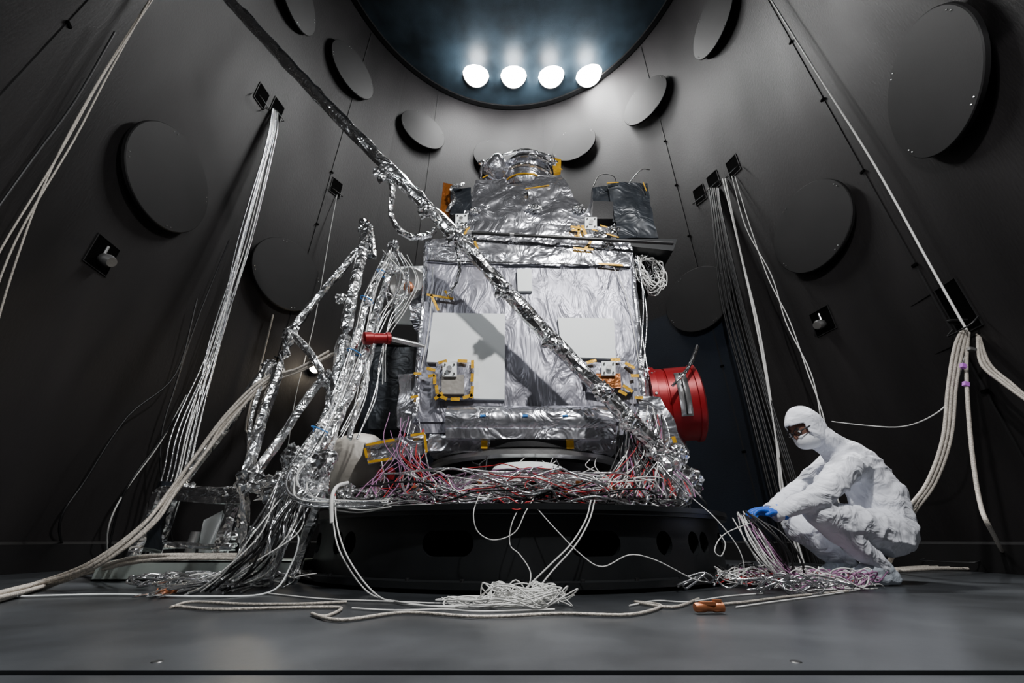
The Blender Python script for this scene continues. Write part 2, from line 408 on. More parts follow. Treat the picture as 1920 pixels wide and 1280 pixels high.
# ================= SPACECRAFT =================
sc=grp('spacecraft'); YF=3.13
BL,BR,TR,TL=U(775,790,YF),U(1212,790,YF),U(1182,452,YF),U(800,452,YF)
b=V((0,1.45,0))
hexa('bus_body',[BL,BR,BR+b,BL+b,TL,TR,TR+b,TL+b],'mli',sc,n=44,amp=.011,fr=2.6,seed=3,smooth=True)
ftube('edge_fold',[U(777,785,YF-.0),U(790,620,YF),U(801,455,YF)],.022,'mli2',sc,1,n=7,rough=.3,step=.15)
ftube('edge_fold',[U(1210,785,YF),U(1196,620,YF),U(1181,455,YF)],.022,'mli2',sc,2,n=7,rough=.3,step=.15)
ftube('edge_fold',[U(800,462,YF),U(960,458,YF),U(1182,462,YF)],.03,'mli2',sc,4,n=7,rough=.35,step=.12)
cables('seam_wire',[[U(800,488,YF-.03),U(900,491,YF-.04),U(1040,494,YF-.04),U(1180,500,YF-.03)]],.005,'kcab',sc)
cables('face_wire',[[U(1100,420,YF+.05),U(1150,500,YF-.03),U(1178,570,YF-.03),U(1200,690,YF-.03)],[U(812,500,YF-.04),U(806,600,YF-.04),U(790,690,YF-.03)]],.004,'wcab',sc)
slab('upper_apron',[(803,492),(1182,500),(1180,450),(803,446)],YF-.022,.03,'mli2',sc,n=36,amp=.016,seed=8,fr=7)
polyslab('radiator_panel',[(868,746),(946,748),(947,588),(812,586),(800,678),(868,681)],YF-.035,.035,'white',sc)
slab('radiator_panel',[(1054,668),(1155,672),(1151,597),(1046,595)],YF-.035,.035,'white',sc)
slab('radiator_panel',[(971,545),(998,545),(997,504),(969,504)],YF-.035,.035,'white',sc)
def tape(pts,w=.02,Y=YF-.06,mat='gold'):
    for (a,b_,c,d_) in pts:
        p,q=U(a,b_,Y),U(c,d_,Y); dd=(q-p)
        if dd.length<.001: continue
        x=dd.normalized(); y=V((0,1,0)); z=x.cross(y).normalized()
        obox('kapton_tape',(p+q)/2,Matrix((x,y,z)).transposed(),(dd.length,.004,w),mat,sc)
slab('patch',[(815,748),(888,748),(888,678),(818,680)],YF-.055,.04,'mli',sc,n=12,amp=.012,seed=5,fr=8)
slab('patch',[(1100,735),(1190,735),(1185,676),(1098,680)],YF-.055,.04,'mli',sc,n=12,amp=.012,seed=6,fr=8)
slab('patch_frame',[(828,738),(870,738),(870,702),(828,702)],YF-.085,.04,'cream',sc)
slab('patch_frame',[(1118,725),(1165,727),(1163,700),(1118,700)],YF-.085,.04,'amber',sc)
def bracket(x,y,Y,s=13):
    slab('bracket_plate',[(x-s,y+s),(x+s,y+s),(x+s,y-s),(x-s,y-s)],Y,.02,'white',sc)
    for a in(-1,1):
        for c in(-1,1):
            p=U(x+a*s*.65,y+c*s*.65,Y-.004); lathe('screw',[(.007,0),(.007,.012)],p,(0,-1,0),'kcab',sc,n=8)
    p=U(x,y,Y-.002); lathe('lug',[(.022,0),(.022,.03),(.012,.03)],p,(0,-1,0),'steel',sc,n=14)
bracket(843,692,YF-.11); bracket(1141,690,YF-.11); bracket(865,412,YF+.0,11); bracket(1108,418,YF+.0,11)
tape([(815,748,830,736),(886,675,886,690),(886,700,885,715),(886,724,884,746),(820,740,838,748),(845,748,862,748),(868,746,886,740),(815,702,815,720),(822,680,838,676),(858,676,876,677),(800,690,816,694),(803,705,815,703),(818,722,820,738)],.026,YF-.09)
tape([(1100,680,1118,675),(1145,674,1163,674),(1172,680,1190,690),(1183,704,1198,704),(1098,692,1100,708),(1168,722,1186,734),(1128,738,1150,738),(1160,732,1175,740)],.026,YF-.09)
tape([(808,552,822,582),(834,545,843,556),(800,552,850,560),(1085,422,1085,445),(1072,432,1090,430),(1075,465,1112,468),(1122,494,1168,497),(880,436,896,436),(870,440,880,425),(1098,465,1110,450),(776,700,790,700),(770,745,784,742),(1190,745,1206,745),(890,452,896,466)],.022,YF-.05)
def xcyl(name,px0,px1,py,Y,r,mat,amp=.012,seed=0):
    p,q=U(px0,py,Y),U(px1,py,Y)
    prof=[(r*.6,0),(r,.02)]+[(r,(q-p).length*i/40) for i in range(1,40)]+[(r,(q-p).length-.02),(r*.6,(q-p).length)]
    return lathe(name,prof,p,q-p,mat,sc,n=28,amp=amp,fr=5,seed=seed)
xcyl('blanket_roll',835,1152,792,YF-.02,.13,'mli2',.006,2)
slab('roll_flap',[(835,822),(1152,822),(1150,803),(835,803)],YF-.13,.1,'mli2',sc,n=16,amp=.008,seed=2)
slab('lower_skirt',[(800,845),(1160,845),(1156,816),(806,816)],YF-.06,.3,'mli2',sc,n=24,amp=.012,seed=9,fr=6)
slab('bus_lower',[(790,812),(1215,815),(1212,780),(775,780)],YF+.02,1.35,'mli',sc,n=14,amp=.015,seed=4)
tape([(902,833,914,833),(1062,833,1076,833)],.06,YF-.08)
for x in(905,985,1060): slab('label',[(x-5,780),(x+5,780),(x+5,777),(x-5,777)],YF-.16,.004,'blue',sc)
def sring(name,prof,mat,amp=0,n=72,seed=0): return lathe(name,prof,(SX+.08,SY,0),(0,0,1),mat,sc,n=n,cap=False,amp=amp,seed=seed)
sring('adapter_cone',[(.78,.40),(.80,.46),(.74,.50),(.70,.62),(.72,.78),(.80,.84),(.86,.86),(.86,.96),(.5,.98)],'kcab')
sring('adapter_band',[(.82,.60),(.86,.61),(.86,.66),(.80,.68)],'mli2',.008)
sring('adapter_band_upper',[(.84,.78),(.88,.80),(.88,.83),(.84,.85)],'steel',.0)
sring('clamp_ring',[(.90,.44),(.97,.46),(.97,.50),(.90,.52),(.90,.44)],'steel',.0)
sring('lower_foil_ring',[(1.0,.40),(1.06,.44),(1.04,.52),(.96,.56),(.9,.5)],'foil',.04,seed=3)
lathe('arc_highlight_cap',[(.26,0),(.24,.02),(.16,.045),(.04,.055)],U(990,880,2.98),(0,-.1,1),'white',sc,n=40,sc=(1,.7))  # white shape put in for a silver arc highlight below the bus
hexa('lower_left_blanket',[U(745,800,3.2),U(800,830,3.2),U(800,830,3.8),U(745,800,3.8),U(748,705,3.2),U(800,700,3.2),U(800,700,3.8),U(748,705,3.8)],'mli2',sc,n=12,amp=.03,fr=4,seed=11,smooth=True)
hexa('thruster_box',[U(692,868,2.95),U(800,850,2.95),U(800,850,3.4),U(692,868,3.4),U(684,832,2.95),U(796,812,2.95),U(796,812,3.4),U(684,832,3.4)],'mli2',sc,n=10,amp=.015,fr=5,seed=12,smooth=True)
tape([(690,866,735,859),(684,840,688,858),(686,834,740,824),(770,816,796,812),(796,814,800,848)],.018,2.92)
for x,y in((712,895),(732,893)):
    lathe('red_cap',[(.02,0),(.028,.02),(.028,.06),(.012,.08)],U(x,y+6,2.95),(0,0,1),'red',sc,n=16)
cables('cap_tether',[[U(712,888,2.95),U(714,872,2.97)],[U(732,886,2.95),U(733,868,2.97)]],.006,'kcab',sc)
hexa('lower_right_blanket',[U(1195,830,3.1),U(1290,845,3.1),U(1290,845,3.7),U(1195,830,3.7),U(1195,740,3.1),U(1240,742,3.1),U(1240,742,3.7),U(1195,740,3.7)],'mli2',sc,n=12,amp=.03,fr=4,seed=13,smooth=True)
tape([(1262,818,1266,830)],.03,3.07)
def blk(name,bl,br,tr,tl,Y,th,mat,amp,seed,n=14,fr=4):
    return slab(name,[bl,br,tr,tl],Y,th,mat,sc,n,amp,seed,fr)
blk('upper_deck',(852,450),(1165,455),(1150,425),(860,412),YF+.06,1.2,'mli2',.016,21,n=24,fr=6)
blk('upper_section',(866,432),(1112,436),(1104,398),(872,396),YF+.18,.95,'mli2',.02,22,n=26,fr=6)
blk('shoulder_left',(868,402),(975,402),(945,335),(892,340),YF+.33,.7,'mli2',.022,23,n=22,fr=5)
blk('shoulder_right',(975,402),(1098,402),(1050,325),(1005,330),YF+.36,.7,'mli2',.024,24,n=22,fr=5)
blk('shoulder_mid',(900,402),(1085,402),(1035,340),(930,345),YF+.42,.7,'mli2',.028,25,n=22,fr=5)
tape([(1070,425,1090,428),(1078,440,1092,462),(1092,422,1098,440)],.03,YF+.0)
c=U(990,336,YF+.7); da=(.10,-.25,1)
lathe('scanner_drum',[(.24,-.24),(.28,-.20),(.30,-.1),(.30,.0),(.27,.02),(.27,.10),(.30,.12),(.30,.20),(.22,.26),(.04,.28)],c,da,'mli2',sc,n=48,amp=.022,fr=5,seed=31)
lathe('drum_band',[(.305,-.14),(.312,-.135),(.312,-.125),(.305,-.12)],c,da,'gold',sc,n=48,amp=.008,fr=5,seed=31,cap=False)
lathe('drum_lip',[(.31,.1),(.335,.11),(.335,.14),(.31,.15)],c,da,'foil',sc,n=48,amp=.01,seed=33,cap=False)
lathe('drum_lip',[(.31,-.03),(.335,-.02),(.335,.0),(.31,.01)],c,da,'foil',sc,n=48,amp=.01,seed=34,cap=False)
blk('drum_housing',(908,340),(965,345),(958,306),(914,304),YF+.6,.5,'mli2',.025,32,fr=6)
lathe('aperture_box',[(.10,-.16),(.16,-.1),(.16,.1),(.11,.14)],U(930,316,YF+.55),(-.7,-.6,.3),'mli2',sc,n=18,amp=.02,seed=35)
blk('crown_cover',(968,306),(1030,309),(1018,284),(972,282),YF+.65,.4,'white',.012,36)
blk('gold_box',(1034,320),(1052,322),(1052,298),(1036,296),YF+.7,.12,'gold',.006,37,n=4)
ftube('top_trim',[U(900,334,YF+.5),U(906,308,YF+.5),U(935,294,YF+.5),U(985,281,YF+.5),U(1035,294,YF+.5)],.018,'foil',sc,41,step=.08)
for i,(x,y,s) in enumerate([(905,306,.035),(1036,304,.04),(965,372,.04),(1028,350,.045),(1040,375,.035),(925,358,.045),(890,395,.04),(1085,392,.05),(1000,392,.05)]):
    blob('foil_gather',U(x,y,YF+(.45 if y<385 else .15)),(s*1.4,s,s),'foil',sc,.5,seed=i)
tape([(905,333,915,328),(930,350,945,354),(985,354,1030,347),(1046,312,1054,318)],.014,YF+.34)
blk('amber_box',(826,398),(850,404),(848,345),(832,342),YF+.25,.5,'amber',.008,38,n=5)
blk('electronics_box',(842,402),(885,404),(882,350),(845,352),YF+.22,.4,'darkfoil',.02,39,n=8)
tape([(826,398,832,344)],.012,YF+.2,'amber')
ftube('electronics_harness',[U(838,395,YF+.1),U(852,372,YF+.1),U(846,352,YF+.12),U(870,345,YF+.15)],.02,'foil',sc,47,step=.05)
blk('shelf',(1150,458),(1262,470),(1270,448),(1110,447),YF-.02,.9,'stand',.0,0,n=1)
blk('dark_instrument',(1162,446),(1232,446),(1212,342),(1140,343),YF+.05,.55,'darkfoil',.03,40,n=16,fr=3)
blk('dark_instrument_wing',(1118,400),(1165,420),(1150,345),(1110,352),YF+.1,.4,'darkfoil',.03,42,n=12,fr=3)
blk('dark_lens_box',(1110,410),(1150,410),(1150,378),(1112,376),YF+.02,.2,'kcab',.0,0,n=1)
tape([(1138,343,1160,342),(1206,342,1212,358)],.010,YF)
cables('antenna_whisker',[[U(1112,350,YF+.1),U(1125,328,YF+.1),U(1150,330,YF+.1),U(1158,352,YF+.1)],[U(1165,362,YF+.1),U(1200,320,YF+.2),U(1218,318,YF+.3)]],.005,'kcab',sc)
cables('cross_rod',[[U(880,436,YF-.1),U(1262,456,YF-.12)]],.018,'kcab',sc)
for x in (880,960,1050,1150): lathe('rod_clamp',[(.024,-.02),(.024,.02)],U(x,436+(x-880)*.052,YF-.1),(1,0,0),'steel',sc,n=12)
tape([(1110,430,1160,445),(1125,422,1158,432)],.014,YF-.03)
for i,(x,y) in enumerate([(880,445),(1125,440),(1150,430),(1140,460),(870,425)]): blob('harness_cover',U(x,y,YF-.04),(.06,.04,.045),'foil',sc,.5,seed=120+i)
rc=U(1268,757,3.45); ax=V((.97,-.24,0)); r0=.325
lathe('red_drum',[(r0*.6,-.22),(r0+.02,-.22),(r0+.02,-.17),(r0,-.165),(r0,-.10),(r0-.012,-.095),(r0-.012,-.085),(r0,-.08),(r0,.13),(r0+.012,.135),(r0+.012,.17),(r0-.03,.19),(.1,.19)],rc,ax,'red',sc,n=72)
R=frame(ax)
def drum_plate(a0,a1,z0,z1,mat,off):
    bm=bmesh.new(); rows=[]
    for k in range(13):
        a=a0+(a1-a0)*k/12; rr=r0+off
        rows.append([bm.verts.new(rc+R@V((rr*math.cos(a),rr*math.sin(a),z))) for z in(z0,z1)])
    for k in range(12): bm.faces.new((rows[k][0],rows[k][1],rows[k+1][1],rows[k+1][0]))
    me=bpy.data.meshes.new('name_plate'); bm.to_mesh(me); bm.free(); o=put('name_plate',me,mat,sc,True)
    s=o.modifiers.new('s','SOLIDIFY'); s.thickness=.006; s.offset=0
ba=0;bv=9
for dgr in range(360):
    v_=(R@V((math.cos(math.radians(dgr)),math.sin(math.radians(dgr)),0))).y
    if v_<bv: bv=v_; ba=math.radians(dgr)
drum_plate(ba-.60,ba+.60,-.02,.07,'steel',.010); drum_plate(ba-.56,ba+.56,.018,.030,'kcab',.016)
for k in range(10):
    a=2*math.pi*k/10; lathe('drum_bolt',[(.01,0),(.01,.02)],rc+R@V(((r0+.01)*math.cos(a),(r0+.01)*math.sin(a),-.195)),R@V((math.cos(a),math.sin(a),0)),'steel',sc,n=8)
ftube('drum_strut',[U(1262,722,3.05),U(1290,690,3.05),U(1308,648,3.05)],.014,'foil',sc,44)
blk('red_drum_mount',(1205,815),(1235,820),(1235,700),(1205,690),YF+.15,.6,'mli2',.02,45,n=8)
blk('side_radiator',(740,604),(795,606),(797,498),(742,500),YF+.35,.04,'white',.0,0,n=1)
lathe('side_dish',[(.05,-.12),(.16,-.10),(.19,0),(.17,.02),(.1,-.02),(.03,-.03)],U(764,532,YF+.1),(-.15,-1,-.1),'steel',sc,n=32)
lathe('side_dish_hub',[(.05,0),(.05,.05),(.02,.07)],U(768,540,YF+.08),(-.15,-1,-.1),'copper',sc,n=20)
blk('side_mount',(770,600),(800,600),(800,520),(770,520),YF+.15,.25,'mli2',.02,46,n=8)
pa,pb=U(680,634,2.78),U(730,634,2.9)
lathe('red_probe',[(.035,0),(.05,.01),(.05,.07),(.042,.08),(.042,(pb-pa).length*.85),(.05,(pb-pa).length*.86),(.05,(pb-pa).length)],pa,pb-pa,'red',sc,n=28)
lathe('probe_rod',[(.012,0),(.022,.03),(.022,.22),(.012,.3)],pb,V((1,.6,0)),'steel',sc,n=18)
lathe('cream_tank',[(.05,-.30),(.18,-.26),(.27,-.14),(.30,0),(.27,.14),(.18,.26),(.05,.30)],U(668,880,3.55),(.3,-.6,.4),'cream',sc,n=40,amp=.012,seed=51)
blk('dark_back_box',(690,805),(770,805),(775,650),(700,650),YF+.7,.5,'darkfoil',.01,52,n=6)
def coil(c,R,rx,ry,n,jit,seed):
    rn=random.Random(seed); P=[]
    for i in range(n*10):
        a=2*math.pi*i/10; P.append(V(c)+R@V((math.cos(a)*rx*rn.uniform(1-jit,1+jit),math.sin(a)*ry*rn.uniform(1-jit,1+jit),rn.uniform(-.06,.06))))
    return P
cables('harness_coil',[coil(U(1220,510,YF+.1),frame(V((.3,-1,.1))),.13,.20,12,.3,3)],.0045,'wcab',sc)
cables('harness_coil',[coil(U(1205,500,YF+.15),frame(V((.5,-1,.1))),.12,.17,10,.4,4)],.006,'scab',sc)
cables('side_harness',[[U(1185,470,YF+.1),U(1200,600,YF+.15),U(1215,700,YF+.1)],[U(1190,470,YF+.1),U(1212,580,YF+.2),U(1206,690,YF+.1)],[U(1195,480,YF),U(1206,560,YF+.05),U(1202,660,YF)]],.008,'scab',sc)
# ================= BOOM =================
bo=grp('foil_wrapped_boom')
ftube('boom',[U(362,-78,2.05),U(430,0,2.15),U(640,225,2.5),U(845,432,2.7),U(1000,600,2.79),U(1130,735,2.83),U(1225,832,2.86)],.060,'foil',bo,60,n=9,step=.11,rough=.13)
wb=W(362,-78)
lathe('wall_bracket',[(.09,0),(.09,.02),(.04,.03),(.04,.12)],wb,V((-wb.x,CY-wb.y,0)),'disc',bo,n=20)
for i,(x,y) in enumerate([(716,325),(800,395),(850,440),(945,545),(1035,640),(1130,735),(1180,790)]):
    blob('foil_wrap',U(x,y,2.6+.0004*(x-716)),(.075,.055,.07),'foil',bo,.4,seed=20+i)
ftube('foil_hose',[U(715,310,2.62),U(735,350,2.65),U(733,405,2.75),U(760,440,2.8),U(800,442,2.95),U(815,430,3.1)],.026,'foil',bo,62,n=8,step=.035,rough=.3)
ftube('foil_hose_lower',[U(840,440,2.75),U(858,470,2.85),U(860,520,2.95),U(840,553,3.05)],.018,'foil',bo,63,n=8,step=.035,rough=.3)
# ================= LEFT SCAFFOLD =================
sf=grp('foil_wrapped_scaffold')
def T(pts,r,seed,mat='foil',step=.12): ftube('foil_tube',[U(*p) for p in pts],r,mat,sf,seed,n=7,step=step,rough=.17)
T([(690,430,3.1),(660,560,3.0),(625,750,2.8),(600,930,2.5)],.052,1)
T([(688,450,3.1),(620,530,3.05),(545,620,2.95)],.034,2)
T([(548,618,2.95),(500,760,2.8),(456,915,2.55)],.040,3)
T([(545,622,2.95),(590,675,2.9),(625,745,2.8)],.030,4)
T([(510,680,2.95),(430,790,2.85),(345,895,2.75)],.040,5)
T([(600,715,2.8),(540,800,2.7),(468,905,2.55)],.030,6)
T([(680,415,3.1),(692,440,3.1),(696,480,3.08)],.05,7)
T([(456,905,2.55),(520,925,2.5),(600,925,2.45)],.036,8)
T([(535,850,2.6),(600,905,2.5)],.034,9)
T([(500,690,2.9),(470,790,2.75),(470,900,2.6)],.016,12)
T([(715,560,3.1),(700,650,3.05),(655,820,2.8)],.02,13)
T([(735,462,3.08),(712,510,3.0),(684,575,2.9),(655,680,2.8),(612,780,2.65),(570,850,2.5),(548,905,2.38),(575,938,2.3)],.036,14,step=.06)
T([(742,470,3.1),(728,520,3.02),(700,600,2.92),(676,690,2.82),(632,790,2.66),(590,860,2.5)],.030,15,step=.06)
for i,(x,y,Y,s) in enumerate([(685,425,3.1,.065),(545,625,2.95,.065),(610,710,2.85,.06),(505,685,2.95,.05),(570,905,2.5,.10),(520,915,2.5,.09),(600,870,2.5,.08),(470,900,2.55,.07),(640,560,3.05,.045),(548,862,2.6,.07),(738,460,3.08,.05)]):
    blob('foil_knot',U(x,y,Y),(s,s*.7,s*1.1),'foil',sf,.5,seed=40+i)
for (x,y,Y,fx,fy) in((600,930,2.42,545,1095),(458,910,2.5,460,1095),(520,920,2.42,500,1100)):
    f=F(fx,fy); ftube('foil_leg',[U(x,y,Y),V((f.x,f.y,.0))],.03,'foil',sf,70+x,n=7,step=.08,rough=.25)
def strands(spec,n,jit,r,mat,name,parent,seed):
    rn=random.Random(seed); paths=[]
    for i in range(n):
        ox,oy,oz=[rn.uniform(-1,1) for _ in range(3)]; P=[]
        for p in spec:
            j=jit*(p[3] if len(p)>3 else 1)
            q=U(p[0],p[1],p[2]) if p[2]!='f' else F(p[0],p[1],.02)
            q=q+V((ox*j+rn.uniform(-.45,.45)*j,oy*j+rn.uniform(-.3,.3)*j,(oz*j*.4+rn.uniform(-.2,.2)*j)))
            q.z=max(q.z,r+.002); P.append(q)
        paths.append(P)
    return cables(name,paths,r,mat,parent)
hs=[(738,458,3.1,.5),(718,500,3.05),(690,560,2.95),(665,660,2.85),(625,770,2.7),(575,850,2.55),(550,900,2.4),(570,935,2.3),(640,945,2.3),(720,943,2.28,.6)]
strands(hs,8,.055,.0070,'scab','harness_silver',sf,1)
strands(hs,4,.07,.0035,'wcab','harness_white',sf,2)
strands([(735,470,3.1),(755,510,3.1),(748,560,3.05),(725,600,3.0),(705,670,2.95),(690,740,2.9),(655,820,2.75)],5,.07,.0055,'scab','harness_silver',sf,3)
strands([(740,480,3.08),(765,530,3.05),(745,580,3.05),(715,640,3.0),(700,720,2.95)],3,.10,.0035,'wcab','harness_white',sf,4)
cables('harness_loops',[coil(U(742,530,3.0),frame(V((.1,-1,0))),.10,.18,5,.35,9)],.0055,'scab',sf)
for x,y,Y in((688,562,2.83),(664,660,2.74),(600,805,2.5),(716,512,2.93)):
    lathe('blue_tie',[(.058,-.004),(.061,0),(.058,.004)],U(x,y,Y+.08),(.35,0,1),'blue',sf,n=20,cap=False)
strands([(560,900,2.45),(520,960,2.4),(500,1010,2.38),(470,1060,2.38),(430,1092,'f'),(360,1102,'f'),(310,1112,'f')],14,.075,.0055,'scab','harness_silver',sf,6)
strands([(590,920,2.4),(545,975,2.3),(520,1040,2.3),(500,1085,'f'),(440,1105,'f')],9,.07,.0055,'scab','harness_silver',sf,7)
strands([(560,930,2.4),(530,1000,2.32),(480,1060,2.3),(420,1100,'f')],7,.1,.0035,'wcab','harness_white',sf,8)
strands([(560,930,2.4),(530,1000,2.32),(480,1060,2.3),(420,1100,'f')],6,.1,.006,'kcab','harness_black',sf,9)
# ================= LEFT FOIL TABLE + BEAM =================
bmn=grp('floor_channel_beam')
x0,x1=U(185,1085,2.95).x,U(525,1085,2.8).x
box('web',(x0,2.9,0),(x1,3.3,.012),'beam',bmn); box('flange_front',(x0,2.9,.0),(x1,2.915,.11),'beam',bmn); box('top_plate',(x0,2.9,.10),(x1,3.3,.112),'beam',bmn,bev=.002); box('flange_back',(x0,3.285,0),(x1,3.3,.11),'beam',bmn)
tb=grp('foil_covered_table')
Yt=3.05
def TT(pts,r,seed): ftube('foil_leg',[U(*p) for p in pts],r,'foil',tb,seed,n=7,step=.09,rough=.2)
zt_=.112
def leg(px,pyt,Y,r,seed,dx=0):
    p=U(px,pyt,Y); ftube('foil_leg',[p,V((p.x+dx,p.y,zt_+.02))],r,'foil',tb,seed,n=7,step=.09,rough=.2)
leg(300,925,Yt-.05,.042,1,-.02); leg(440,935,Yt-.05,.042,2); leg(330,930,Yt+.2,.03,3); leg(452,930,Yt+.2,.03,4)
hexa('table_top',[U(300,938,Yt-.1),U(468,945,Yt-.1),U(468,945,Yt+.2),U(300,938,Yt+.2),U(305,910,Yt-.1),U(462,915,Yt-.1),U(462,915,Yt+.2),U(305,910,Yt+.2)],'foil',tb,n=8,amp=.02,fr=5,seed=61)
TT([(310,1022,Yt-.1),(440,1025,Yt-.1)],.02,6)
hexa('side_drape',[U(262,1030,3.0),U(298,1035,3.0),U(298,1035,3.12),U(262,1030,3.12),U(300,905,3.0),U(322,905,3.0),U(322,905,3.12),U(300,905,3.12)],'darkfoil',tb,n=8,amp=.03,fr=5,seed=62,smooth=True)
hexa('white_flap',[U(372,1036,3.0),U(402,1036,3.0),U(402,1036,3.03),U(372,1036,3.03),U(385,975,3.0),U(418,958,3.0),U(418,958,3.03),U(385,975,3.03)],'white',tb,n=6,amp=.015,fr=5,seed=63,smooth=True)
lathe('spool',[(.03,0),(.03,.17)],V((U(357,1030,3.0).x,3.0,zt_)),(0,0,1),'steel',tb,n=16); lathe('spool_base',[(.1,0),(.1,.02)],V((U(357,1030,3.0).x,3.0,zt_)),(0,0,1),'steel',tb,n=24)
for i,(x,y) in enumerate([(310,925),(345,920),(430,925),(455,1000)]): blob('foil_knot',U(x,y,Yt-.05),(.06,.045,.05),'foil',tb,.5,seed=60+i)
# ================= HANGING CABLES =================
def wp(px,py,off=.06): return W(px,py,off)
hc=grp('wall_cable_bundle')
rn=random.Random(11); P1=[];P2=[]
for i in range(12):
    dx=rn.uniform(-9,9); e=rn.uniform(-26,22); k=rn.uniform(-7,7)
    P=[wp(515+dx*.6,208+rn.uniform(-5,8),.02),wp(508+dx,260,.12),wp(458+dx+k,450,.3),wp(405+dx*1.3-k,640,.5),wp(352+e,800,.6)]
    q=wp(328+e,900,.65); P.append(q); P.append(V((q.x+.03,q.y-.03,.02)))
    (P1 if i%4 else P2).append(P)
cables('white_strands',P2,.006,'wcab',hc); cables('silver_strands',P1,.0075,'scab',hc)
hc2=grp('wall_cable_bundle')
P=[]
for i in range(12):
    dx=rn.uniform(-10,10); q=wp(1475+dx*3,930,.55); P.append([wp(1338+dx,352,.02),wp(1345+dx,400,.12),wp(1372+dx*2,560,.3),wp(1415+dx*2.2,720,.45),q,V((q.x,q.y,.02))])
cables('black_strands',P,.009,'kcab',hc2)
q=wp(1466,930,.6)
cables('white_strands',[[wp(1355,335,.02),wp(1385,460,.25),wp(1420,620,.4),wp(1452,800,.5),q,V((q.x,q.y,.02))],[wp(1360,335,.02),wp(1388,470,.25),wp(1424,620,.4),wp(1456,820,.5),q+V((.03,0,0)),V((q.x+.03,q.y,.02))]],.010,'wcab',hc2)
q=wp(1560,900,.6)
cables('twisted_strands',[[wp(1378,330,.02),wp(1405,420,.2),wp(1440,520,.3),wp(1480,600,.35),wp(1515,700,.45),wp(1545,785,.5),q,V((q.x,q.y,.02))],[wp(1372,330,.02),wp(1398,425,.2),wp(1446,515,.3),wp(1474,605,.35),wp(1520,698,.45),wp(1540,788,.5),q,V((q.x,q.y,.02))]],.0055,'wcab',hc2)
hc3=grp('ceiling_drop_cable')
cables('strands',[[wp(292,-10,.1),wp(200,130,.1),wp(110,290,.1),wp(0,470,.1),wp(-60,600,.1)],[wp(286,-10,.1),wp(205,135,.1),wp(140,260,.1),wp(30,450,.1),wp(-40,640,.1)],[wp(280,0,.08),wp(180,160,.1),wp(90,330,.1),wp(20,520,.1),wp(-30,700,.1)]],.006,'braid',hc3)
cables('black_strand',[[wp(215,60,.1),wp(140,190,.1),wp(60,300,.1),wp(-40,440,.1)]],.008,'kcab',hc3)
hc4=grp('ceiling_drop_cable')
cables('strand',[[wp(1440,-10,.08),wp(1540,150,.08),wp(1640,310,.08),wp(1740,490,.08),wp(1812,618,.08)]],.009,'wcab',hc4)
hc5=grp('port_drop_cable')
q=wp(530,900,.3)
cables('strand',[[wp(632,365,.02),wp(618,440,.12),wp(590,600,.2),wp(555,740,.25),q,V((q.x,q.y,.02))]],.005,'wcab',hc5)
hc6=grp('left_wall_loop_cable')
cables('strands',[[wp(345,760,.5),wp(290,840,.4),wp(230,930,.35),F(200,1062,.02),F(230,1078,.02)],[wp(370,560,.3),wp(330,700,.3),wp(240,780,.2),wp(160,900,.15),wp(112,980,.12),F(130,1062,.02)],[wp(430,450,.2),wp(370,600,.2),wp(330,720,.25),wp(300,850,.3),F(330,1058,.02)]],.009,'kcab',hc6)
cables('strand_white',[[wp(350,740,.5),wp(300,830,.4),wp(235,920,.35),wp(203,990,.3),F(202,1060,.02)]],.006,'wcab',hc6)
bh=grp('braided_hose_bundle')
strands([(620,660,2.95),(560,690,2.9),(500,710,2.85),(430,775,2.75),(375,850,2.65),(320,920,2.5),(270,985,2.4),(170,1060,2.3),(60,1100,'f'),(-60,1130,'f')],5,.03,.0095,'braid','hoses',bh,21)
strands([(500,1045,2.5),(400,1042,2.45),(260,1045,2.4),(150,1075,'f'),(30,1108,'f'),(-80,1135,'f')],4,.04,.0095,'braid','hoses',bh,22)
rh=grp('braided_hose_loop')
P=[]
for o in(-7,0,8):
    P.append([F(1600,1076,.02),F(1660,1066,.03),U(1700+o,970,3.0),U(1745+o,905,2.9),U(1775+o,820,2.85),U(1785+o,720,2.85),U(1800+o,640,2.9),U(1818,606,2.95),U(1832,620,2.9),U(1846+o,680,2.8),U(1890+o,720,2.7),U(1960,775,2.55)])
cables('hoses',P[:3],.011,'braid',rh)
cables('hose_drop',[[U(1818,608,2.95),U(1812,680,2.85),U(1818,800,2.75),U(1835,930,2.7),U(1862,1000,2.65),F(1900,1055,.02),F(1990,1062,.02)]],.012,'braid',rh)
wk=W(1815,600,.0); wn=V((-wk.x,CY-wk.y,0)).normalized()
tip=U(1818,612,2.95)
cables('wall_hook',[[wk,wk+wn*.15,tip+V((0,0,.0)),tip+V((-.04,0,.05))]],.012,'disc',rh)
for x,y in((1806,686),(1811,720),(1862,702)): obox('violet_tag',U(x,y,2.8),Matrix.Rotation(.5,3,'Y'),(.03,.025,.035),'violet',rh)
obox('clamp',U(1822,655,2.85),Matrix.Rotation(.3,3,'Y'),(.05,.03,.025),'steel',rh)
rf=grp('floor_hose_run')
P=[]
for o in(-6,0,6,12): P.append([F(1640,1072+o*.4,.02),F(1700,1066+o*.3,.02),F(1800,1062+o*.3,.02),F(1990,1066+o*.4,.02)])
cables('hoses',P,.011,'braid',rf)
cables('thin_wire',[[wp(1560,790,.5),wp(1620,797,.5),wp(1690,800,.5),U(1750,778,3.1),U(1785,740,3.0),U(1815,650,2.95)]],.005,'wcab',rf)
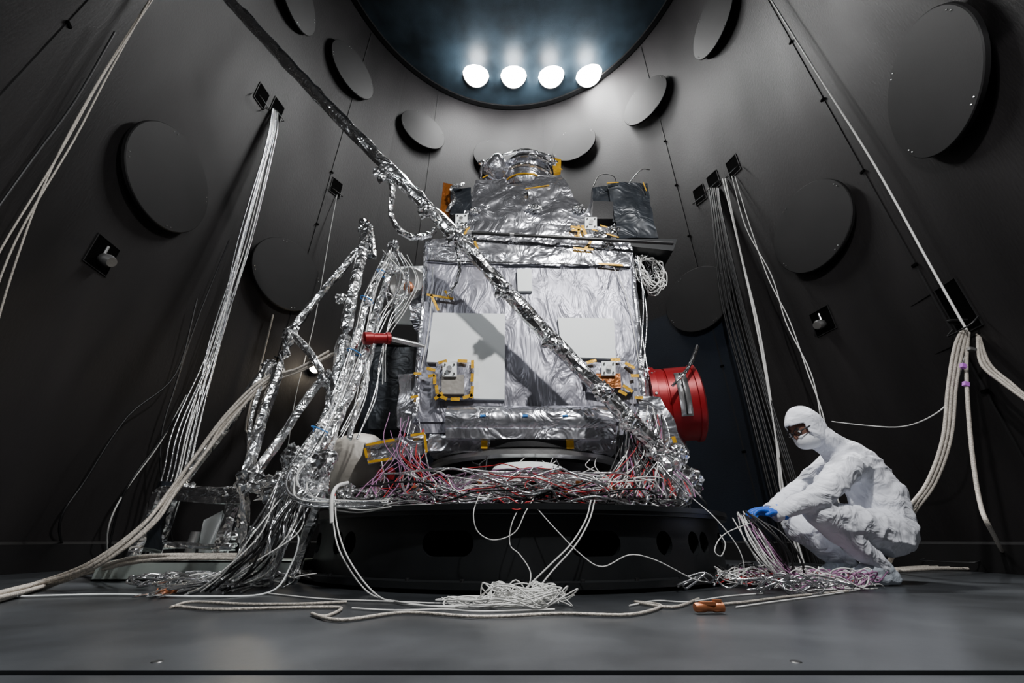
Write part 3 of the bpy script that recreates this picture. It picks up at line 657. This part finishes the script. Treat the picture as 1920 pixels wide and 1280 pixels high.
# ================= DECK WIRE TANGLE =================
dk=grp('deck_wire_harness')
def decktangle(n,r,mat,a0,a1,zmax,seed,rmin=.85,rmax=1.55):
    rn=random.Random(seed); P=[]
    for i in range(n):
        a=math.radians(rn.uniform(a0,a1)); rad=rn.uniform(rmin,rmax-.1); z=rn.uniform(.41,.5); Q=[]
        dirr=rn.choice((-1,1))
        for k in range(rn.randint(5,9)):
            Q.append(V((SX+rad*math.cos(a),SY+rad*math.sin(a),z)))
            a+=dirr*rn.uniform(.02,.16); rad=min(rmax,max(rmin,rad+rn.uniform(-.14,.14))); z=min(zmax,max(.405+r,z+rn.uniform(-.07,.08)))
            if rn.random()<.15: dirr*=-1
        P.append(Q)
    return cables('wires',P,r,mat,dk)
decktangle(100,.0034,'wcab',-150,-30,.60,1); decktangle(90,.006,'scab',-155,-25,.60,2); decktangle(70,.0030,'pcab',-150,-30,.62,3)
decktangle(30,.0030,'rcab',-125,-35,.62,4); decktangle(60,.006,'kcab',-150,-30,.54,5); decktangle(25,.007,'scab',-170,-120,.55,6)
decktangle(20,.0045,'wcab',-60,-20,.56,7)
def drops(n,x0,x1,mat,r,seed,yt=(760,850)):
    rn=random.Random(seed); P=[]
    for i in range(n):
        x=rn.uniform(x0,x1); y=rn.uniform(*yt); Y=rn.uniform(2.95,3.1); e=x+rn.uniform(-60,60)
        P.append([U(x,y,Y),U(x+rn.uniform(-15,15),(y+890)/2,Y-.1),U(e,900,2.75),U(e+rn.uniform(-30,30),932,2.55)])
    return cables('drop_wires',P,r,mat,dk)
drops(14,1165,1230,'wcab',.0035,1); drops(16,1160,1240,'rcab',.003,2); drops(18,1170,1250,'scab',.006,3); drops(18,1160,1240,'kcab',.006,4)
drops(12,730,790,'pcab',.003,5,(770,850)); drops(8,720,800,'scab',.005,6); drops(10,1180,1240,'pcab',.003,8); drops(8,745,800,'rcab',.003,9,(800,860))
drops(7,880,1120,'wcab',.003,10,(855,875)); drops(6,860,1140,'kcab',.005,11,(850,870))
for i,(x,y,s) in enumerate([(1255,880,.09),(1290,900,.08),(1235,850,.08),(1270,925,.06),(700,925,.05),(650,925,.05),(1275,850,.06),(1225,820,.05),(850,915,.05),(950,900,.05),(1040,890,.05),(1130,905,.05)]):
    blob('foil_bundle',U(x,y,2.85),(s,s*.8,s),'foil',dk,.55,seed=80+i)
cn=[(900,905),(1010,915),(1060,920),(870,930),(1085,905),(780,915),(1150,915)]
for x,y in cn: obox('connector',U(x,y,2.6),Matrix.Rotation(random.uniform(0,3),3,'Y'),(.04,.025,.02),random.choice(['copper','steel','amber']),dk)
ftube('strut_right',[U(1195,790,2.95),U(1290,880,2.9)],.022,'foil',dk,90,step=.1)
cables('white_hook',[[U(652,905,2.35),U(632,912,2.25),U(622,935,2.18),U(622,980,2.16)]],.010,'wcab',dk)
rw=grp('draped_rim_wires')
YR=2.18
cables('white_loops',[
 [U(622,930,2.3),U(625,980,YR),U(640,1040,2.12),F(690,1110,.01),F(760,1130,.01),F(860,1138,.01),F(980,1128,.01)],
 [U(628,930,2.3),U(632,985,YR),U(655,1050,2.12),F(710,1118,.01),F(790,1135,.01),F(900,1135,.01)],
 [U(1115,938,2.25),U(1105,975,YR),U(1080,1020,2.12),U(1040,1065,2.08),F(990,1120,.01),F(940,1128,.01)],
 [U(1108,938,2.25),U(1098,975,YR),U(1070,1020,2.12),U(1030,1060,2.08),F(970,1118,.01)]],.0036,'wcab',rw)
cables('thin_loops',[
 [U(900,925,2.3),U(888,960,YR),U(895,995,YR),U(925,1012,2.15),U(965,998,2.15),U(985,960,YR),U(1000,935,2.3)],
 [U(980,940,2.25),U(960,980,YR),U(956,1020,YR),U(975,1040,2.15),U(995,1075,2.1),F(985,1120,.01)],
 [U(1000,945,2.22),U(1040,990,YR),U(1090,1040,2.14),U(1130,1062,2.12),U(1180,1040,2.15),U(1230,1050,2.2),U(1300,1085,2.3),U(1340,1092,2.4)],
 [U(1300,935,2.5),U(1340,970,2.35),U(1380,1020,2.3),U(1395,1060,2.3),U(1390,1095,2.32)],
 [U(1420,975,2.5),U(1360,1000,2.32),U(1340,1030,2.28),U(1352,1042,2.28),U(1360,1020,2.28),U(1350,1002,2.3)]],.0026,'wcab',rw)
cables('blue_tube',[[U(545,990,2.35),U(560,1010,2.3),U(545,1060,2.3),F(505,1110,.01),F(380,1118,.008),F(200,1114,.008),F(-40,1120,.008)]],.004,'white',rw)
cables('red_wires',[[U(925,938,2.26),U(950,932,2.24),U(975,945,2.22),U(990,940,2.22)],[U(930,945,2.22),U(960,950,2.21),U(1000,938,2.24)],[U(935,935,2.25),U(965,955,2.2),U(995,946,2.22)]],.003,'rcab',rw)
fc=grp('white_wire_coil')
def flatcoil(cx,cy,rx,ry,n,seed,zh=.05):
    rn=random.Random(seed); c=F(cx,cy); P=[]
    for i in range(n*9):
        a=2*math.pi*i/9+rn.uniform(-.1,.1)
        if i%9==0: q=rn.uniform(.5,1.1); ox=rn.uniform(-.05,.05); oy=rn.uniform(-.025,.025)
        P.append(V((c.x+ox+math.cos(a)*rx*q,c.y+oy+math.sin(a)*ry*q*rn.uniform(.85,1.1),rn.uniform(.006,zh))))
    return P
cables('coil',[flatcoil(985,1138,.16,.095,15,1,.085),flatcoil(960,1138,.2,.09,7,2,.04),flatcoil(885,1135,.13,.07,5,3,.025)],.0024,'wcab',fc)
bc=grp('braided_floor_cable')
cables('cable',[[F(325,1136,.007),F(400,1142,.007),F(500,1140,.007),F(600,1138,.007),F(640,1140,.007),F(610,1155,.007),F(585,1150,.007),F(640,1162,.007),F(760,1148,.007),F(900,1156,.007),F(1050,1150,.007),F(1180,1152,.007),F(1240,1135,.007),F(1190,1128,.007),F(1260,1138,.007),F(1310,1122,.007)],
 [F(320,1138,.007),F(360,1128,.007),F(450,1132,.007),F(560,1132,.007),F(650,1128,.007)],[F(1355,1132,.007),F(1400,1128,.007),F(1480,1118,.007),F(1590,1108,.007)]],.0052,'braid',bc)
cables('thin_wires',[[F(660,1140,.005),F(740,1144,.005),F(830,1142,.005),F(900,1146,.005),F(1040,1142,.005)],[F(500,1112,.005),F(600,1122,.005),F(700,1126,.005),F(800,1130,.005),F(880,1132,.005)],[F(1180,1135,.005),F(1230,1126,.005),F(1290,1128,.005),F(1360,1118,.005),F(1430,1112,.005)],[F(1380,1138,.005),F(1450,1128,.005),F(1540,1116,.005),F(1620,1104,.005)]],.003,'wcab',bc)
cc=grp('copper_cable_connector'); c=F(1330,1138,.020)
lathe('shell',[(.012,-.055),(.015,-.05),(.015,-.02),(.013,-.015),(.013,.01),(.016,.015),(.016,.05)],c,(1,.15,0),'copper',cc,n=20); obox('clip',c+V((-.005,0,.012)),Matrix.Identity(3),(.05,.028,.010),'copper',cc); obox('lever',c+V((.03,0,.019)),Matrix.Identity(3),(.03,.01,.008),'copper',cc)
lathe('shell_small',[(.010,-.04),(.016,-.035),(.016,.02),(.011,.04)],F(312,1108,.018),(1,.3,0),'copper',cc,n=20)
def ftangle(name,cx,cy,rx,ry,n,r,mat,parent,seed,zh=.08):
    rn=random.Random(seed); c=F(cx,cy); P=[]
    for i in range(n):
        p=V((c.x+rn.uniform(-rx,rx),c.y+rn.uniform(-ry,ry),0)); a=rn.uniform(0,6.28); Q=[]
        for k in range(rn.randint(5,9)):
            Q.append(V((p.x,p.y,rn.uniform(r,zh)))); a+=rn.uniform(-.9,.9)
            p=p+V((math.cos(a)*.1,math.sin(a)*.05,0))
            if abs(p.x-c.x)>rx or abs(p.y-c.y)>ry: a+=math.pi/2
        P.append(Q)
    return cables(name,P,r,mat,parent)
t1=grp('floor_wire_tangle')
ftangle('white',1500,1103,.30,.14,36,.003,'wcab',t1,1,.10); ftangle('purple',1540,1103,.26,.12,24,.0028,'pcab',t1,2,.09); ftangle('red',1500,1100,.28,.13,8,.003,'rcab',t1,3,.08); ftangle('black',1440,1095,.25,.14,16,.006,'kcab',t1,4,.10); ftangle('silver',1430,1110,.25,.1,12,.005,'scab',t1,5,.08)
strands([(1395,965,2.5),(1420,1010,2.42),(1450,1060,2.38),(1500,1095,'f'),(1580,1100,'f')],12,.05,.0034,'wcab','rim_drop',t1,31)
strands([(1400,965,2.5),(1440,990,2.42),(1475,1040,2.38),(1490,1095,'f')],6,.05,.006,'kcab','rim_drop_black',t1,32)
strands([(1400,970,2.5),(1430,1020,2.42),(1470,1070,2.38),(1530,1100,'f')],6,.05,.003,'pcab','rim_drop_purple',t1,33)
t2=grp('floor_wire_tangle')
ftangle('silver',420,1100,.35,.12,24,.005,'scab',t2,11,.07); ftangle('white',440,1098,.3,.12,14,.0035,'wcab',t2,12,.07); ftangle('black',480,1092,.3,.12,10,.006,'kcab',t2,13,.06)
sl=grp('small_wall_lamp'); p=W(583,692,.0); nr=V((-p.x,CY-p.y,0)).normalized()
lathe('housing',[(.04,0),(.06,.05),(.09,.12),(.085,.12)],p,nr,'steel',sl,n=20); lathe('bulb',[(.075,.11),(.06,.15),(.02,.17)],p,nr,'lamps',sl,n=20)
L=bpy.data.lights.new('pt','POINT'); L.energy=18; L.shadow_soft_size=.07; L.color=(1,.86,.65); lo=bpy.data.objects.new('bulb_light',L); bpy.context.scene.collection.objects.link(lo); lo.location=p+nr*.25; lo.parent=sl
pp=grp('wall_pipe'); cables('pipe',[[W(512,590,.08),W(490,680,.08),W(462,790,.08),W(466,812,.12),W(480,808,.3)]],.012,'cream',pp,k=3)
# ================= TECHNICIAN =================
tech=grp('cleanroom_technician')
J=U
pel=J(1658,988,2.78); sp=J(1644,925,2.78); ch=J(1603,874,2.78); nk=J(1562,836,2.76)
lsh=J(1588,876,2.60); rsh=J(1562,866,2.96); lel=J(1535,932,2.48); lwr=J(1458,962,2.50); rel=J(1500,916,2.95); rwr=J(1446,955,2.72)
lhip=J(1662,1000,2.66); rhip=J(1650,990,2.90); lkn=J(1538,962,2.52); lan=V((J(1652,1070,2.62).x,2.62,.10)); rkn=J(1495,990,2.86); ran=V((J(1585,1068,2.90).x,2.88,.10))
hd=J(1510,804,2.74)
S=[(pel,.165,sp,.160),(sp,.160,ch,.155),(ch,.150,nk,.095),(nk,.095,hd+V((.05,0,-.03)),.085),(ch,.12,lsh,.090),(ch,.12,rsh,.088),
 (lsh,.090,lel,.068),(lel,.068,lwr,.043),(rsh,.088,rel,.064),(rel,.064,rwr,.040),
 (pel,.14,lhip,.13),(pel,.14,rhip,.13),(lhip,.128,lkn,.088),(lkn,.090,lan,.060),(rhip,.128,rkn,.086),(rkn,.088,ran,.060)]
capsules('coverall',S,'suit',tech,vox=.008,sm=3,amp=.0115,fr=6.5,seed=2)
for w_,e_ in((lwr,lel),(rwr,rel)):
    lathe('cuff',[(.036,-.02),(.042,-.01),(.042,.02),(.036,.03)],w_,w_-e_,'suit',tech,n=24)
for a,s in ((lan,1),(ran,2)):
    heel=V((a.x+.05,a.y,.045)); ball=V((a.x-.15,a.y-.02,.042)); toe=V((a.x-.20,a.y-.02,.035))
    capsules('bootie',[(a,.058,heel,.045),(a,.056,ball,.046),(heel,.045,ball,.044),(ball,.044,toe,.034)],'boot',tech,vox=.009,sm=4,amp=.006,fr=18,seed=s)
def hand(w,fd,nd,side):
    fd=fd.normalized(); nd=(nd-fd*nd.dot(fd)).normalized(); sd=fd.cross(nd)*side
    f=lambda a,b_,c_: w+fd*a+sd*b_+nd*c_
    S=[(w-fd*.03,.034,w,.028),(w,.027,f(.035,.018,0),.020),(w,.027,f(.035,-.018,0),.020)]
    for b_ in(-.03,-.01,.01,.03): S.append((f(.03,b_*.7,0),.018,f(.085,b_,0),.0135))
    for b_,l in((-.033,.058),(-.011,.072),(.011,.078),(.032,.068)):
        p0=f(.085,b_,0); p1=f(.085+l*.45,b_*1.2,-.008); p2=f(.085+l*.78,b_*1.28,-.026); p3=f(.085+l*.92,b_*1.28,-.046)
        S+=[(p0,.0110,p1,.0100),(p1,.0100,p2,.0092),(p2,.0092,p3,.0085)]
    t0=f(.025,.03,-.005); t1=f(.055,.055,-.018); t2=f(.085,.062,-.035)
    S+=[(t0,.016,t1,.012),(t1,.012,t2,.010)]
    return S
capsules('glove',hand(lwr,V((-1,.15,.12)),V((.1,.2,1)),-1),'glove',tech,vox=.0042,sm=2)
capsules('glove',hand(rwr,V((-1,-.05,-.05)),V((0,-.2,1)),1),'glove',tech,vox=.0042,sm=2)
fw=V((-.88,-.10,-.46)).normalized(); lf=V((0,0,1)).cross(fw).normalized(); up=fw.cross(lf)
HM=Matrix((fw,lf,up)).transposed()
def hp(x,y,z): return hd+HM@V((x,y,z))
def ell(name,c,s,mat,keep=None,amp=0,sub=4,solid=0,seed=0,f2=9):
    bm=bmesh.new(); bmesh.ops.create_icosphere(bm,subdivisions=sub,radius=1)
    for v in bm.verts: v.co=V((v.co.x*s[0]+c[0],v.co.y*s[1]+c[1],v.co.z*s[2]+c[2]))
    if keep: bmesh.ops.delete(bm,geom=[v for v in bm.verts if not keep(v.co)],context='VERTS')
    for v in bm.verts:
        w=V(v.co)
        if amp: w+=noise.noise_vector(w*f2+V((seed,0,0)))*amp
        v.co=hp(*w)
    me=bpy.data.meshes.new(name); bm.to_mesh(me); bm.free(); o=put(name,me,mat,tech,True)
    if solid: m=o.modifiers.new('s','SOLIDIFY'); m.thickness=solid
    return o
ell('head',(0,0,0),(.098,.080,.118),'skin'); ell('nose',(.10,0,-.015),(.022,.014,.022),'skin',sub=3)
for s in(-1,1):
    ell('eye',(.082,s*.032,.012),(.014,.014,.010),'white',sub=3); ell('iris',(.094,s*.032,.010),(.004,.006,.006),'kcab',sub=2); ell('brow',(.090,s*.034,.036),(.008,.018,.004),'kcab',sub=2)
ell('hood',(-.012,0,.010),(.132,.106,.145),'suit',keep=lambda c:c.x<.058 or c.z>.058,amp=.018,solid=.006,sub=5)
ell('face_mask',(.018,0,-.056),(.108,.089,.072),'mask',keep=lambda c:c.x>-.01 and c.z<-.004,amp=.005,solid=.003,f2=16)
for s in(-1,1):
    P=[hp(.110-abs(math.cos(a)*s+1)*.004,s*.036+math.cos(a)*.028,.014+math.sin(a)*.019) for a in [i*math.pi/6 for i in range(13)]]
    cables('glasses_rim',[P],.0032,'kcab',tech,k=2)
    cables('glasses_arm',[[hp(.106,s*.064,.018),hp(.07,s*.086,.020),hp(.0,s*.092,.018)]],.004,'kcab',tech)
cables('glasses_bridge',[[hp(.110,-.008,.014),hp(.114,0,.018),hp(.110,.008,.014)]],.003,'kcab',tech)
# ================= finish =================
bpy.context.view_layer.update()
for e in groups.values():
    pts=[]
    for ch_ in e.children:
        if ch_.type in('MESH','CURVE'):
            for c_ in ch_.bound_box: pts.append(ch_.matrix_world@V(c_))
    if not pts: continue
    c_=V(((min(p.x for p in pts)+max(p.x for p in pts))/2,(min(p.y for p in pts)+max(p.y for p in pts))/2,min(p.z for p in pts)))
    e.location=c_
    inv=Matrix.Translation(c_).inverted()
    for ch_ in e.children: ch_.matrix_parent_inverse=inv
w=bpy.data.worlds.new('world'); bpy.context.scene.world=w; w.use_nodes=True
w.node_tree.nodes['Background'].inputs[0].default_value=(.5,.55,.6,1); w.node_tree.nodes['Background'].inputs[1].default_value=.02
cam=bpy.data.cameras.new('camera'); cam.lens=36*FPX/1920; cam.sensor_width=36; cam.clip_start=.02
co=bpy.data.objects.new('camera',cam); bpy.context.scene.collection.objects.link(co); co.location=(0,0,H); co.rotation_euler=(math.pi/2+PIT,0,0)
bpy.context.scene.camera=co
